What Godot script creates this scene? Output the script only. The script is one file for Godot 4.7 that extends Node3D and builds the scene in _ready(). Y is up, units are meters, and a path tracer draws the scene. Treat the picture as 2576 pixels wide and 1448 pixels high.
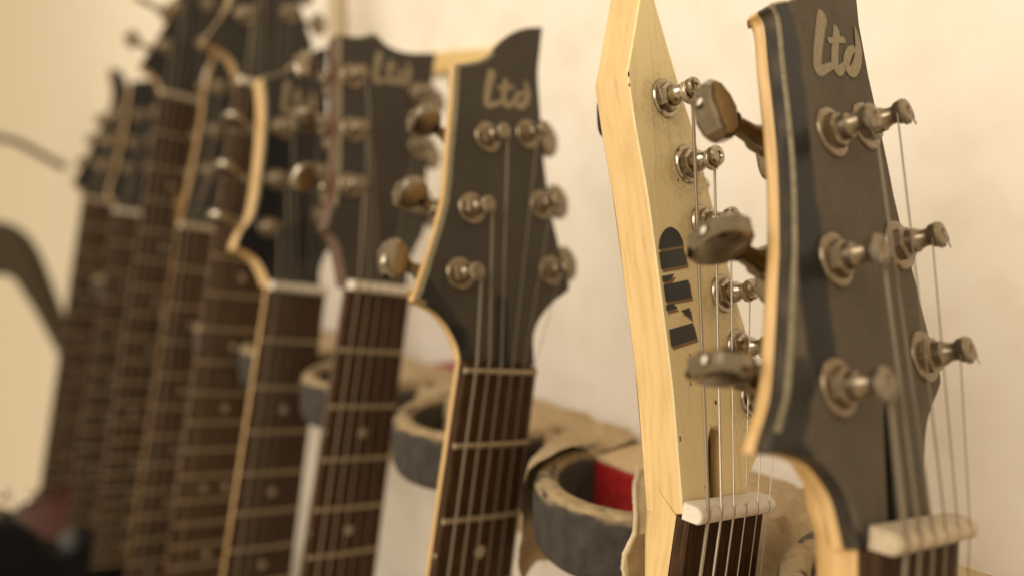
extends Node3D
# A row of electric guitars leaning in a rack along a cream wall, seen close up past their headstocks.
# Pixel positions below are read off the photograph at 2575 x 1448; a pixel gives a direction, the plane it lies on gives the depth.

const FPX := 2012.0
const CX := 1287.5
const CY := 724.0
const EYE := Vector3(0, 1.15, 0)
const PITCH := -7.0
const RACK_YAW := 37.0

var M := {}
var MESH := {}

# ---------------------------------------------------------------- mesh collecting
class Geo:
	var v := PackedVector3Array()
	var t := PackedVector2Array()
	func tri(a: Vector3, b: Vector3, c: Vector3, ua := Vector2.ZERO, ub := Vector2.ZERO, uc := Vector2.ZERO):
		v.append(a); v.append(b); v.append(c)
		t.append(ua); t.append(ub); t.append(uc)
	func quad(a: Vector3, b: Vector3, c: Vector3, d: Vector3, ua := Vector2.ZERO, ub := Vector2.ZERO, uc := Vector2.ZERO, ud := Vector2.ZERO):
		tri(a, b, c, ua, ub, uc); tri(a, c, d, ua, uc, ud)
	func mesh(crease := 40.0) -> ArrayMesh:
		var n := v.size() / 3
		var fn := PackedVector3Array(); fn.resize(n)
		var keys := []; keys.resize(v.size())
		var at := {}
		for f in n:
			var a := v[f * 3]; var b := v[f * 3 + 1]; var c := v[f * 3 + 2]
			fn[f] = (b - a).cross(c - a)
			for k in 3:
				var p := v[f * 3 + k] * 200000.0
				var key := Vector3i(roundi(p.x), roundi(p.y), roundi(p.z))
				keys[f * 3 + k] = key
				if at.has(key): at[key].append(f)
				else: at[key] = [f]
		var lim := cos(deg_to_rad(crease))
		var st := SurfaceTool.new(); st.begin(Mesh.PRIMITIVE_TRIANGLES)
		for f in n:
			var me := fn[f].normalized()
			if me == Vector3.ZERO: continue
			for k in [0, 2, 1]:
				var s := Vector3.ZERO
				for g in at[keys[f * 3 + k]]:
					if fn[g].normalized().dot(me) > lim: s += fn[g]
				st.set_normal(s.normalized() if s.length() > 0.0 else me)
				st.set_uv(t[f * 3 + k])
				st.add_vertex(v[f * 3 + k])
		return st.commit()

func part(called: String, m: Mesh, mat: Material, parent: Node, xf := Transform3D.IDENTITY) -> MeshInstance3D:
	var o := MeshInstance3D.new(); o.name = called; o.mesh = m
	o.material_override = mat; o.transform = xf
	o.cast_shadow = GeometryInstance3D.SHADOW_CASTING_SETTING_ON
	parent.add_child(o, true)
	return o

func thing(called: String, label: String, category: String, xf: Transform3D, group := "") -> Node3D:
	var o := Node3D.new(); o.name = called; o.transform = xf
	add_child(o, true); tag(o, label, category, group)
	return o

func tag(o: Node, label: String, category: String, group := ""):
	o.set_meta("label", label); o.set_meta("category", category)
	if group: o.set_meta("group", group)

# ---------------------------------------------------------------- from pixels to places
func ray(x: float, y: float) -> Vector3:
	return Basis(Vector3.RIGHT, deg_to_rad(PITCH)) * Vector3((x - CX) / FPX, -(y - CY) / FPX, -1.0)

func frame(nut: Vector2, z: float, yaw: float, lean: float, fb: float) -> Transform3D:
	var ya := deg_to_rad(yaw); var le := deg_to_rad(lean); var fo := deg_to_rad(fb)
	var r := Vector3(-sin(ya), 0, -cos(ya)); var w := Vector3(cos(ya), 0, -sin(ya))
	var d := cos(le) * Vector3.UP + sin(le) * w
	var u := cos(le) * w - sin(le) * Vector3.UP
	d = cos(fo) * d + sin(fo) * r
	return Transform3D(Basis(u, d, u.cross(d)), EYE + ray(nut.x, nut.y) * z)

func on_plane(f: Transform3D, x: float, y: float, off := 0.0) -> Vector2:
	var o := f.origin + f.basis.z * off - EYE
	var d := ray(x, y)
	var p := d * (o.dot(f.basis.z) / d.dot(f.basis.z)) - o
	return Vector2(p.dot(f.basis.x), p.dot(f.basis.y))

func rack(w: float, r: float, y: float) -> Vector3:   # metres towards the wall, along the rack, above the eye
	var ya := deg_to_rad(RACK_YAW)
	return EYE + Vector3(cos(ya), 0, -sin(ya)) * w + Vector3(-sin(ya), 0, -cos(ya)) * r + Vector3.UP * y

# smooth closed outline through points; a third number marks a corner
func smooth(pts: Array, sub := 4) -> PackedVector2Array:
	var out := PackedVector2Array()
	var n := pts.size()
	for i in n:
		var p1: Vector3 = pts[i]; var p2: Vector3 = pts[(i + 1) % n]
		var p0: Vector3 = pts[(i + n - 1) % n]; var p3: Vector3 = pts[(i + 2) % n]
		if p1.z > 0.5: p0 = p1 * 2.0 - p2
		if p2.z > 0.5: p3 = p2 * 2.0 - p1
		var a := Vector2(p0.x, p0.y); var b := Vector2(p1.x, p1.y); var c := Vector2(p2.x, p2.y); var d := Vector2(p3.x, p3.y)
		for k in sub:
			out.append(b.cubic_interpolate(c, a, d, float(k) / sub))
	if Geometry2D.is_polygon_clockwise(out): out.reverse()
	return out

func traced(f: Transform3D, px: Array, sub := 4) -> PackedVector2Array:
	var l := []
	for p in px:
		var q := on_plane(f, p[0], p[1])
		l.append(Vector3(q.x, q.y, 1.0 if p.size() > 2 else 0.0))
	return smooth(l, sub)

func inset(poly: PackedVector2Array, d: float) -> PackedVector2Array:
	var out := PackedVector2Array(); var n := poly.size()
	for i in n:
		var e0 := (poly[i] - poly[(i + n - 1) % n]).normalized()
		var e1 := (poly[(i + 1) % n] - poly[i]).normalized()
		var m := (Vector2(-e0.y, e0.x) + Vector2(-e1.y, e1.x))
		if m.length() < 0.2: m = Vector2(-e1.y, e1.x)
		m = m.normalized()
		var k := maxf(m.dot(Vector2(-e1.y, e1.x)), 0.55)
		out.append(poly[i] + m * d / k)
	return out

func face_uv(p: Vector2) -> Vector2:
	return Vector2((p.x + 0.08) / 0.16, 1.0 - (p.y + 0.02) / 0.24)

# rings run from the back to the front: [inset, z]
func extrude(g: Geo, poly: PackedVector2Array, rings: Array, front := true, back := true):
	var n := poly.size(); var loops := []
	for r in rings: loops.append(inset(poly, r[0]) if r[0] != 0.0 else poly)
	for k in rings.size() - 1:
		var a: PackedVector2Array = loops[k]; var b: PackedVector2Array = loops[k + 1]
		var za: float = rings[k][1]; var zb: float = rings[k + 1][1]
		for i in n:
			var j := (i + 1) % n
			g.quad(Vector3(a[i].x, a[i].y, za), Vector3(a[j].x, a[j].y, za), Vector3(b[j].x, b[j].y, zb), Vector3(b[i].x, b[i].y, zb), face_uv(a[i]), face_uv(a[j]), face_uv(b[j]), face_uv(b[i]))
	if front: cap(g, loops[-1], rings[-1][1], false)
	if back: cap(g, loops[0], rings[0][1], true)

func cap(g: Geo, poly: PackedVector2Array, z: float, flip: bool):
	var ix := Geometry2D.triangulate_polygon(poly)
	for k in range(0, ix.size(), 3):
		var a := poly[ix[k]]; var b := poly[ix[k + 1]]; var c := poly[ix[k + 2]]
		var ccw := (b - a).cross(c - a) > 0.0
		if ccw == flip:
			var s := b; b = c; c = s
		g.tri(Vector3(a.x, a.y, z), Vector3(b.x, b.y, z), Vector3(c.x, c.y, z), face_uv(a), face_uv(b), face_uv(c))

func lathe(g: Geo, prof: Array, sides := 20, rot := 0.0):   # [radius, z] from bottom to top
	for k in prof.size() - 1:
		for i in sides:
			var a0 := TAU * i / sides + rot; var a1 := TAU * (i + 1) / sides + rot
			var c0 := Vector2(cos(a0), sin(a0)); var c1 := Vector2(cos(a1), sin(a1))
			var r0: float = prof[k][0]; var r1: float = prof[k + 1][0]; var z0: float = prof[k][1]; var z1: float = prof[k + 1][1]
			var p0 := Vector3(c0.x * r0, c0.y * r0, z0); var p1 := Vector3(c1.x * r0, c1.y * r0, z0)
			var p2 := Vector3(c1.x * r1, c1.y * r1, z1); var p3 := Vector3(c0.x * r1, c0.y * r1, z1)
			if r0 > 1e-6: g.tri(p0, p1, p2)
			if r1 > 1e-6: g.tri(p0, p2, p3)

func tube(g: Geo, path: PackedVector3Array, rad: float, sides := 6, ripple := 0.0):
	var n := path.size()
	var d0 := (path[1] - path[0]).normalized()
	var x := d0.cross(Vector3.RIGHT if absf(d0.x) < 0.8 else Vector3.UP).normalized()
	var prev := PackedVector3Array()
	for i in n:
		var d := (path[mini(i + 1, n - 1)] - path[maxi(i - 1, 0)]).normalized()
		x = (x - d * x.dot(d)).normalized()
		var y := d.cross(x)
		var ring := PackedVector3Array()
		var rr := rad * (1.0 + (ripple if i % 2 == 0 else -ripple))
		for k in sides:
			var a := TAU * k / sides
			ring.append(path[i] + (x * cos(a) + y * sin(a)) * rr)
		if i > 0:
			for k in sides:
				var j := (k + 1) % sides
				g.quad(prev[k], prev[j], ring[j], ring[k], Vector2(float(k) / sides, i), Vector2(float(k + 1) / sides, i), Vector2(float(k + 1) / sides, i + 1), Vector2(float(k) / sides, i + 1))
		else:
			for k in range(1, sides - 1): g.tri(ring[0], ring[k + 1], ring[k])
		prev = ring
	for k in range(1, sides - 1): g.tri(prev[0], prev[k], prev[k + 1])

func box(g: Geo, lo: Vector3, hi: Vector3, c := 0.0):   # box with chamfered long edges along y
	var poly := PackedVector2Array([Vector2(lo.x + c, lo.z), Vector2(hi.x - c, lo.z), Vector2(hi.x, lo.z + c), Vector2(hi.x, hi.z - c), Vector2(hi.x - c, hi.z), Vector2(lo.x + c, hi.z), Vector2(lo.x, hi.z - c), Vector2(lo.x, lo.z + c)])
	var n := poly.size()
	for i in n:
		var a := poly[i]; var b := poly[(i + 1) % n]
		if a.distance_to(b) < 1e-7: continue
		g.quad(Vector3(a.x, lo.y, a.y), Vector3(a.x, hi.y, a.y), Vector3(b.x, hi.y, b.y), Vector3(b.x, lo.y, b.y), Vector2(0, 0), Vector2(0, 1), Vector2(1, 1), Vector2(1, 0))
	for i in range(1, n - 1):
		var a := poly[0]; var b := poly[i]; var d := poly[i + 1]
		g.tri(Vector3(a.x, lo.y, a.y), Vector3(b.x, lo.y, b.y), Vector3(d.x, lo.y, d.y))
		g.tri(Vector3(a.x, hi.y, a.y), Vector3(d.x, hi.y, d.y), Vector3(b.x, hi.y, b.y))

# ---------------------------------------------------------------- materials
func lin(r: float, g: float, b: float) -> Color:
	return Color(r, g, b).linear_to_srgb()

func noise(sd: int, freq: float, oct := 4) -> FastNoiseLite:
	var n := FastNoiseLite.new(); n.seed = sd; n.frequency = freq; n.fractal_octaves = oct
	n.noise_type = FastNoiseLite.TYPE_SIMPLEX_SMOOTH
	return n

func noise_tex(sd: int, freq: float, stops: Array, w := 256, h := 256, oct := 4) -> NoiseTexture2D:
	var g := Gradient.new(); var off := PackedFloat32Array(); var col := PackedColorArray()
	for s in stops:
		off.append(s[0]); col.append(s[1])
	g.offsets = off; g.colors = col
	var t := NoiseTexture2D.new(); t.width = w; t.height = h; t.seamless = true; t.noise = noise(sd, freq, oct); t.color_ramp = g
	return t

func bump_tex(sd: int, freq: float, strength: float, w := 256, h := 256) -> NoiseTexture2D:
	var t := NoiseTexture2D.new(); t.width = w; t.height = h; t.seamless = true; t.noise = noise(sd, freq); t.as_normal_map = true; t.bump_strength = strength
	return t

func plain(c: Color, rough: float, metal := 0.0) -> StandardMaterial3D:
	var m := StandardMaterial3D.new(); m.albedo_color = c; m.roughness = rough; m.metallic = metal
	return m

func tri_mat(tex: Texture2D, scale: Vector3, rough: float, metal := 0.0) -> StandardMaterial3D:
	var m := plain(Color.WHITE, rough, metal); m.albedo_texture = tex
	m.uv1_triplanar = true; m.uv1_scale = scale
	return m

func image_mat(col: Image, rough: Image = null, rv := 0.5) -> StandardMaterial3D:
	var m := plain(Color.WHITE, rv)
	m.albedo_texture = ImageTexture.create_from_image(col)
	if rough: m.roughness = 1.0; m.roughness_texture = ImageTexture.create_from_image(rough)
	m.texture_repeat = false
	return m

# the dusty black lacquer of a headstock: black under uneven dust, wiped clean along some strokes [x0, y0, x1, y1, width] in metres
func dusty_black(sd: int, dust: float, wiped: Array) -> StandardMaterial3D:
	var W := 200; var H := 300
	var a := Image.create(W, H, false, Image.FORMAT_RGB8); var b := Image.create(W, H, false, Image.FORMAT_RGB8)
	var n1 := noise(sd, 0.012); var n2 := noise(sd + 1, 0.09, 3); var n3 := noise(sd + 2, 0.5, 2)
	for j in H:
		for i in W:
			var p := Vector2(float(i) / W * 0.16 - 0.08, (1.0 - float(j) / H) * 0.24 - 0.02)
			var k := dust * (1.0 + 0.24 * n1.get_noise_2d(i, j * 0.8) + 0.10 * n2.get_noise_2d(i, j * 0.8) + 0.16 * n3.get_noise_2d(i, j))
			for s in wiped:
				var q := Geometry2D.get_closest_point_to_segment(p, Vector2(s[0], s[1]), Vector2(s[2], s[3]))
				var e := q.distance_to(p) + 0.0012 * n2.get_noise_2d(i * 0.6, j * 0.6)
				k *= lerpf(1.0 - s[5], 1.0, smoothstep(s[4] * 0.75, s[4] * 1.1, e))
			k = clampf(k, 0.0, 1.0)
			var c := Color(0.011, 0.011, 0.012).lerp(Color(0.24, 0.195, 0.138), k)
			a.set_pixel(i, j, c.linear_to_srgb())
			var rg := lerpf(0.28, 0.8, clampf(k * 3.0, 0.0, 1.0))
			b.set_pixel(i, j, Color(rg, rg, rg))
	var m := image_mat(a, b); m.metallic_specular = 0.25
	return m

# aged lacquered maple front with grain, specks and grime around the posts
func maple_front(sd: int, spots: Array) -> StandardMaterial3D:
	var W := 512; var H := 768
	var a := Image.create(W, H, false, Image.FORMAT_RGB8)
	var n1 := noise(sd, 0.01); var n2 := noise(sd + 1, 0.05, 4); var n3 := noise(sd + 2, 0.35, 2); var n4 := noise(sd + 3, 0.03, 3)
	var rng := RandomNumberGenerator.new(); rng.seed = sd
	var specks := []
	for k in 110: specks.append([rng.randf() * W, rng.randf() * H, 0.6 + rng.randf() * rng.randf() * 1.8])
	for j in H:
		for i in W:
			var x := float(i) / W * 0.16 - 0.08; var y := (1.0 - float(j) / H) * 0.24 - 0.02
			var warp := 6.0 * n4.get_noise_2d(0.0, j * 0.5)
			var g := n2.get_noise_2d((i + warp) * 3.2, j * 0.05)
			var c := Color(0.82, 0.69, 0.385).lerp(Color(0.73, 0.58, 0.30), clampf(0.45 + 0.5 * n1.get_noise_2d(i * 0.7, j * 0.2) + 0.22 * g, 0, 1))
			c = c.lerp(Color(0.20, 0.125, 0.05), clampf((g - 0.38) * 1.5, 0, 0.14))
			c = c.lerp(Color(0.45, 0.33, 0.16), clampf(0.3 * n3.get_noise_2d(i, j * 0.7), 0, 0.3))
			var grime := 0.0
			for s in spots:
				var e := Vector2(x - s.x, y - s.y + 0.003).length()
				grime = maxf(grime, smoothstep(0.017, 0.006, e + 0.007 * n4.get_noise_2d(i * 1.6, j * 1.2)) * (0.5 + 0.5 * n3.get_noise_2d(i * 0.4, j * 0.4)))
			c = c.lerp(Color(0.15, 0.11, 0.06), clampf(grime * 0.45, 0, 0.4))
			a.set_pixel(i, j, c.linear_to_srgb())
	for s in specks:
		var r: float = s[2]
		for dj in range(-3, 4):
			for di in range(-2, 3):
				var px := int(s[0]) + di; var py := int(s[1]) + dj
				if px < 0 or py < 0 or px >= W or py >= H: continue
				if Vector2(di, dj * 0.7).length() < r: a.set_pixel(px, py, a.get_pixel(px, py).lerp(Color(0.25, 0.18, 0.10), 0.7))
	return image_mat(a, null, 0.42)

# foam with settled dust lying on its upper side; u runs along the loop, v round the section
func foam_mat(sd: int) -> StandardMaterial3D:
	var W := 384; var H := 192
	var a := Image.create(W, H, false, Image.FORMAT_RGB8)
	var n1 := noise(sd, 0.008); var n2 := noise(sd + 1, 0.05, 4); var n3 := noise(sd + 2, 0.6, 2)
	for j in H:
		for i in W:
			var v := float(j) / H
			var d := absf(v - 0.25) + 0.045 * n1.get_noise_2d(i, j * 2.0) + 0.012 * n2.get_noise_2d(i, j)
			var k := smoothstep(0.17, 0.09, d)
			k *= 1.0 - 0.85 * smoothstep(0.12, 0.4, n1.get_noise_2d(i * 1.7 + 900.0, j * 3.0) + 0.35 * n2.get_noise_2d(i, j))
			var gr := 0.85 + 0.25 * n3.get_noise_2d(i, j)
			var c := Color(0.042, 0.034, 0.026) * (0.9 + 0.5 * n2.get_noise_2d(i + 300, j))
			c = c.lerp(Color(0.36, 0.262, 0.138) * (0.85 + 0.3 * n2.get_noise_2d(i, j + 50)), clampf(k * gr * 1.25, 0, 1))
			c.a = 1.0
			a.set_pixel(i, j, c.linear_to_srgb())
	var m := image_mat(a, null, 0.95); m.texture_repeat = true
	m.normal_enabled = true; m.normal_texture = bump_tex(sd + 5, 0.25, 2.0); m.normal_scale = 0.25
	return m

func make_materials():
	M.wall = plain(lin(0.81, 0.74, 0.635), 0.9)
	M.wall.albedo_texture = noise_tex(3, 0.02, [[0.0, Color(0.95, 0.94, 0.915)], [0.45, Color(0.985, 0.98, 0.968)], [1.0, Color(1, 1, 1)]], 512, 512, 5)
	M.wall.uv1_triplanar = true; M.wall.uv1_scale = Vector3(2.2, 2.2, 2.2)
	M.wall.normal_enabled = true; M.wall.normal_texture = bump_tex(8, 0.03, 2.5, 512, 512); M.wall.normal_scale = 0.10
	M.maple = tri_mat(noise_tex(11, 0.012, [[0.0, lin(0.40, 0.235, 0.085)], [0.42, lin(0.52, 0.325, 0.125)], [0.60, lin(0.57, 0.365, 0.15)], [1.0, lin(0.63, 0.42, 0.185)]], 512, 512, 5), Vector3(55, 4, 55), 0.45)
	M.maple.clearcoat_enabled = true; M.maple.clearcoat = 0.4; M.maple.clearcoat_roughness = 0.25
	M.maple_far_dimmed = tri_mat(noise_tex(41, 0.012, [[0.0, lin(0.24, 0.135, 0.048)], [1.0, lin(0.36, 0.22, 0.085)]]), Vector3(55, 4, 55), 0.45)  # maple of the far guitars, colour darkened for light falling off along the row
	M.maple_side = tri_mat(noise_tex(14, 0.02, [[0.0, lin(0.48, 0.305, 0.125)], [0.30, lin(0.58, 0.39, 0.165)], [0.55, lin(0.62, 0.43, 0.19)], [1.0, lin(0.66, 0.47, 0.22)]], 512, 512, 5), Vector3(30, 3, 30), 0.4)
	M.maple_side.normal_enabled = true; M.maple_side.normal_texture = bump_tex(31, 0.06, 1.5); M.maple_side.normal_scale = 0.25
	M.mahogany = tri_mat(noise_tex(12, 0.02, [[0.0, lin(0.05, 0.022, 0.012)], [1.0, lin(0.12, 0.052, 0.026)]]), Vector3(60, 5, 60), 0.35)
	M.rosewood = tri_mat(noise_tex(13, 0.025, [[0.0, lin(0.018, 0.009, 0.0045)], [0.45, lin(0.042, 0.021, 0.010)], [0.7, lin(0.06, 0.031, 0.015)], [1.0, lin(0.09, 0.05, 0.025)]], 512, 512, 5), Vector3(60, 4, 60), 0.6)
	M.rosewood_red = tri_mat(noise_tex(15, 0.025, [[0.0, lin(0.025, 0.012, 0.005)], [0.5, lin(0.052, 0.026, 0.012)], [1.0, lin(0.09, 0.046, 0.022)]], 256, 256, 5), Vector3(60, 4, 60), 0.6)
	M.rosewood.metallic_specular = 0.2; M.rosewood_red.metallic_specular = 0.2
	M.black = plain(lin(0.012, 0.012, 0.013), 0.18)
	M.black_dusty = tri_mat(noise_tex(16, 0.02, [[0.0, lin(0.018, 0.015, 0.011)], [0.5, lin(0.042, 0.033, 0.023)], [1.0, lin(0.085, 0.065, 0.043)]], 256, 256, 5), Vector3(25, 12, 25), 0.42)
	M.black_dusty.metallic_specular = 0.25; M.black.metallic_specular = 0.35
	M.slot = plain(lin(0.012, 0.010, 0.008), 0.8)
	M.slot_wood = tri_mat(noise_tex(17, 0.03, [[0.0, lin(0.05, 0.025, 0.010)], [1.0, lin(0.12, 0.065, 0.028)]]), Vector3(90, 8, 90), 0.7)
	M.cream = tri_mat(noise_tex(18, 0.03, [[0.0, lin(0.13, 0.105, 0.06)], [1.0, lin(0.27, 0.23, 0.135)]]), Vector3(40, 40, 40), 0.4)
	M.logo = tri_mat(noise_tex(19, 0.05, [[0.0, lin(0.19, 0.145, 0.082)], [1.0, lin(0.27, 0.21, 0.125)]]), Vector3(30, 30, 30), 0.6)
	M.chrome = tri_mat(noise_tex(21, 0.03, [[0.0, lin(0.25, 0.205, 0.15)], [0.5, lin(0.37, 0.315, 0.24)], [1.0, lin(0.48, 0.42, 0.335)]]), Vector3(50, 50, 50), 0.20, 1.0)
	M.chrome_dust = tri_mat(noise_tex(22, 0.04, [[0.0, lin(0.17, 0.13, 0.08)], [0.5, lin(0.24, 0.185, 0.12)], [1.0, lin(0.31, 0.25, 0.17)]]), Vector3(60, 60, 60), 0.32, 0.85)
	M.button = tri_mat(noise_tex(23, 0.03, [[0.0, lin(0.19, 0.155, 0.11)], [0.5, lin(0.24, 0.20, 0.145)], [1.0, lin(0.29, 0.245, 0.185)]]), Vector3(40, 40, 40), 0.20, 1.0)
	M.black_metal = plain(lin(0.02, 0.019, 0.018), 0.35, 0.6)
	M.steel = plain(lin(0.45, 0.39, 0.30), 0.4, 0.85)
	M.wound = plain(lin(0.50, 0.43, 0.335), 0.34, 0.85)
	M.string_dusty = plain(lin(0.19, 0.15, 0.10), 0.65, 0.3)
	M.fret = plain(lin(0.36, 0.285, 0.175), 0.42, 0.6)
	M.nut = tri_mat(noise_tex(24, 0.025, [[0.0, lin(0.54, 0.46, 0.35)], [0.35, lin(0.63, 0.56, 0.45)], [1.0, lin(0.68, 0.61, 0.50)]], 256, 256, 5), Vector3(60, 60, 60), 0.5)
	M.nut_dusty = tri_mat(noise_tex(25, 0.02, [[0.0, lin(0.36, 0.28, 0.18)], [0.5, lin(0.43, 0.34, 0.23)], [1.0, lin(0.50, 0.41, 0.29)]], 256, 256, 5), Vector3(50, 50, 50), 0.6)
	M.dot = plain(lin(0.30, 0.24, 0.16), 0.5)
	M.print = tri_mat(noise_tex(26, 0.3, [[0.0, lin(0.012, 0.012, 0.012)], [0.72, lin(0.022, 0.021, 0.020)], [0.86, lin(0.05, 0.045, 0.04)], [1.0, lin(0.30, 0.25, 0.18)]], 256, 256, 2), Vector3(30, 30, 30), 0.45)
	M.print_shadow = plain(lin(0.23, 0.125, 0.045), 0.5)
	M.cloth = tri_mat(noise_tex(27, 0.012, [[0.0, lin(0.33, 0.235, 0.125)], [0.5, lin(0.40, 0.29, 0.16)], [1.0, lin(0.47, 0.35, 0.20)]], 512, 512, 6), Vector3(30, 30, 30), 0.98)
	M.cloth.normal_enabled = true; M.cloth.normal_texture = bump_tex(28, 0.22, 5.0); M.cloth.normal_scale = 0.45
	M.cloth_pale = tri_mat(noise_tex(29, 0.05, [[0.0, lin(0.47, 0.37, 0.225)], [1.0, lin(0.62, 0.51, 0.34)]], 256, 256, 5), Vector3(20, 20, 20), 0.98)
	M.red = tri_mat(noise_tex(30, 0.03, [[0.0, lin(0.20, 0.008, 0.008)], [0.6, lin(0.27, 0.011, 0.011)], [1.0, lin(0.33, 0.02, 0.017)]]), Vector3(15, 15, 15), 0.42)
	M.card = tri_mat(noise_tex(32, 0.03, [[0.0, lin(0.40, 0.27, 0.14)], [1.0, lin(0.55, 0.40, 0.23)]]), Vector3(25, 25, 25), 0.9)
	M.batten = tri_mat(noise_tex(33, 0.02, [[0.0, lin(0.58, 0.40, 0.14)], [1.0, lin(0.74, 0.55, 0.24)]]), Vector3(4, 30, 30), 0.6)
	M.canvas = tri_mat(noise_tex(34, 0.03, [[0.0, lin(0.025, 0.018, 0.008)], [1.0, lin(0.07, 0.052, 0.025)]]), Vector3(12, 12, 12), 0.9)
	M.foam = foam_mat(40)
	M.polished = plain(lin(0.75, 0.68, 0.58), 0.12, 1.0)

# ---------------------------------------------------------------- guitar parts
func button_mesh() -> ArrayMesh:   # x runs outwards along the shaft, y across, z through the thickness
	if MESH.has("button"): return MESH.button
	var g := Geo.new()
	var poly := PackedVector2Array([Vector2(0.0, -0.0036), Vector2(0.0028, -0.0074), Vector2(0.0068, -0.0096), Vector2(0.0105, -0.0090), Vector2(0.0137, -0.0055), Vector2(0.0146, 0.0), Vector2(0.0137, 0.0055), Vector2(0.0105, 0.0090), Vector2(0.0068, 0.0096), Vector2(0.0028, 0.0074), Vector2(0.0, 0.0036)])
	extrude(g, poly, [[0.0029, -0.0032], [0.0012, -0.0028], [0.0, -0.0014], [0.0, 0.0014], [0.0012, 0.0028], [0.0029, 0.0032]])
	MESH.button = g.mesh(24.0)
	return MESH.button

func post_mesh() -> ArrayMesh:
	if MESH.has("post"): return MESH.post
	var g := Geo.new()
	lathe(g, [[0.0036, 0.0], [0.0036, 0.0058], [0.0031, 0.0064], [0.0026, 0.0078], [0.0026, 0.0092], [0.0034, 0.0102], [0.0037, 0.0122], [0.0032, 0.0130], [0.0014, 0.0133], [0.0011, 0.0127], [0.0, 0.0127]], 20)
	MESH.post = g.mesh(35.0)
	return MESH.post

func washer_mesh() -> ArrayMesh:
	if MESH.has("washer"): return MESH.washer
	var g := Geo.new()
	lathe(g, [[0.0076, 0.0], [0.0076, 0.0005], [0.0072, 0.0011], [0.0058, 0.0014], [0.0, 0.0014]], 28)
	MESH.washer = g.mesh(35.0)
	return MESH.washer

func bushing_mesh() -> ArrayMesh:
	if MESH.has("bushing"): return MESH.bushing
	var g := Geo.new()
	lathe(g, [[0.0053, 0.0013], [0.0053, 0.0029], [0.0046, 0.0036]], 6)
	lathe(g, [[0.0046, 0.0034], [0.0041, 0.0038], [0.0037, 0.0038]], 20)
	MESH.bushing = g.mesh(30.0)
	return MESH.bushing

func housing_mesh() -> ArrayMesh:   # gear box behind the headstock, z running backwards is negative
	if MESH.has("housing"): return MESH.housing
	var g := Geo.new()
	var poly := PackedVector2Array()
	for k in 24:
		var a := TAU * k / 24.0
		poly.append(Vector2(0.0072 * signf(cos(a)) * pow(absf(cos(a)), 0.6), 0.0088 * signf(sin(a)) * pow(absf(sin(a)), 0.6)))
	extrude(g, poly, [[0.003, -0.0115], [0.0012, -0.0108], [0.0, -0.009], [0.0, 0.0]])
	MESH.housing = g.mesh(35.0)
	return MESH.housing

# a tuner: the post is the part; washer, bushing, housing, shaft and button hang on it. p is on the headstock plane; b is where the button sits, at depth bz
func tuner(root: Node3D, tilt: float, p: Vector2, b: Vector2, thick: float, bz: float, turn: float, mats: Array, ws := 1.0):
	var hx := Transform3D(Basis(Vector3.RIGHT, -deg_to_rad(tilt)), Vector3.ZERO)
	var post := part("tuner", post_mesh(), mats[0], root, hx * Transform3D(Basis(Vector3.BACK, p.x * 90.0 + p.y * 40.0), Vector3(p.x, p.y, 0.0)))
	var inv := post.transform.affine_inverse() * hx
	part("washer", washer_mesh(), mats[0], post, Transform3D(Basis.from_scale(Vector3(ws, ws, 1)), Vector3.ZERO))
	part("bushing", bushing_mesh(), mats[0], post)
	part("housing", housing_mesh(), mats[2], post, inv * Transform3D(Basis.IDENTITY, Vector3(p.x, p.y, -thick)))
	var from := Vector3(p.x, p.y, -thick - 0.006); var to := Vector3(b.x, b.y, bz)
	var dir := (to - from).normalized()
	var up := Vector3.BACK - dir * dir.z; up = up.normalized()
	var side := up.cross(dir)
	var bb := Basis(dir, side, up).rotated(dir, deg_to_rad(turn))
	var g := Geo.new()
	var start := from + dir * 0.006; var stop := to - dir * 0.0075
	var len := start.distance_to(stop)
	lathe(g, [[0.0, 0.0], [0.0040, 0.0], [0.0040, len * 0.35], [0.0029, len * 0.5], [0.0026, len * 0.92], [0.0033, len], [0.0, len]], 16)
	part("shaft", g.mesh(35.0), mats[1], post, inv * Transform3D(Basis(up, dir.cross(up), dir), start))
	part("button", button_mesh(), mats[1], post, inv * Transform3D(bb, stop - dir * 0.0003))
	var s := Geo.new()
	lathe(s, [[0.0021, 0.0], [0.0021, 0.0010], [0.0012, 0.0013], [0.0009, 0.0008], [0.0, 0.0008]], 12)
	part("screw", s.mesh(35.0), mats[1], post, inv * Transform3D(Basis(up, dir.cross(up), dir), stop + dir * 0.0138))

func fret_at(n: float, scale: float) -> float:
	return scale * (1.0 - pow(2.0, -n / 12.0))

func board_width(y: float) -> float:   # y below the nut, positive
	return 0.0425 + 0.0105 * y / 0.32

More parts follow.
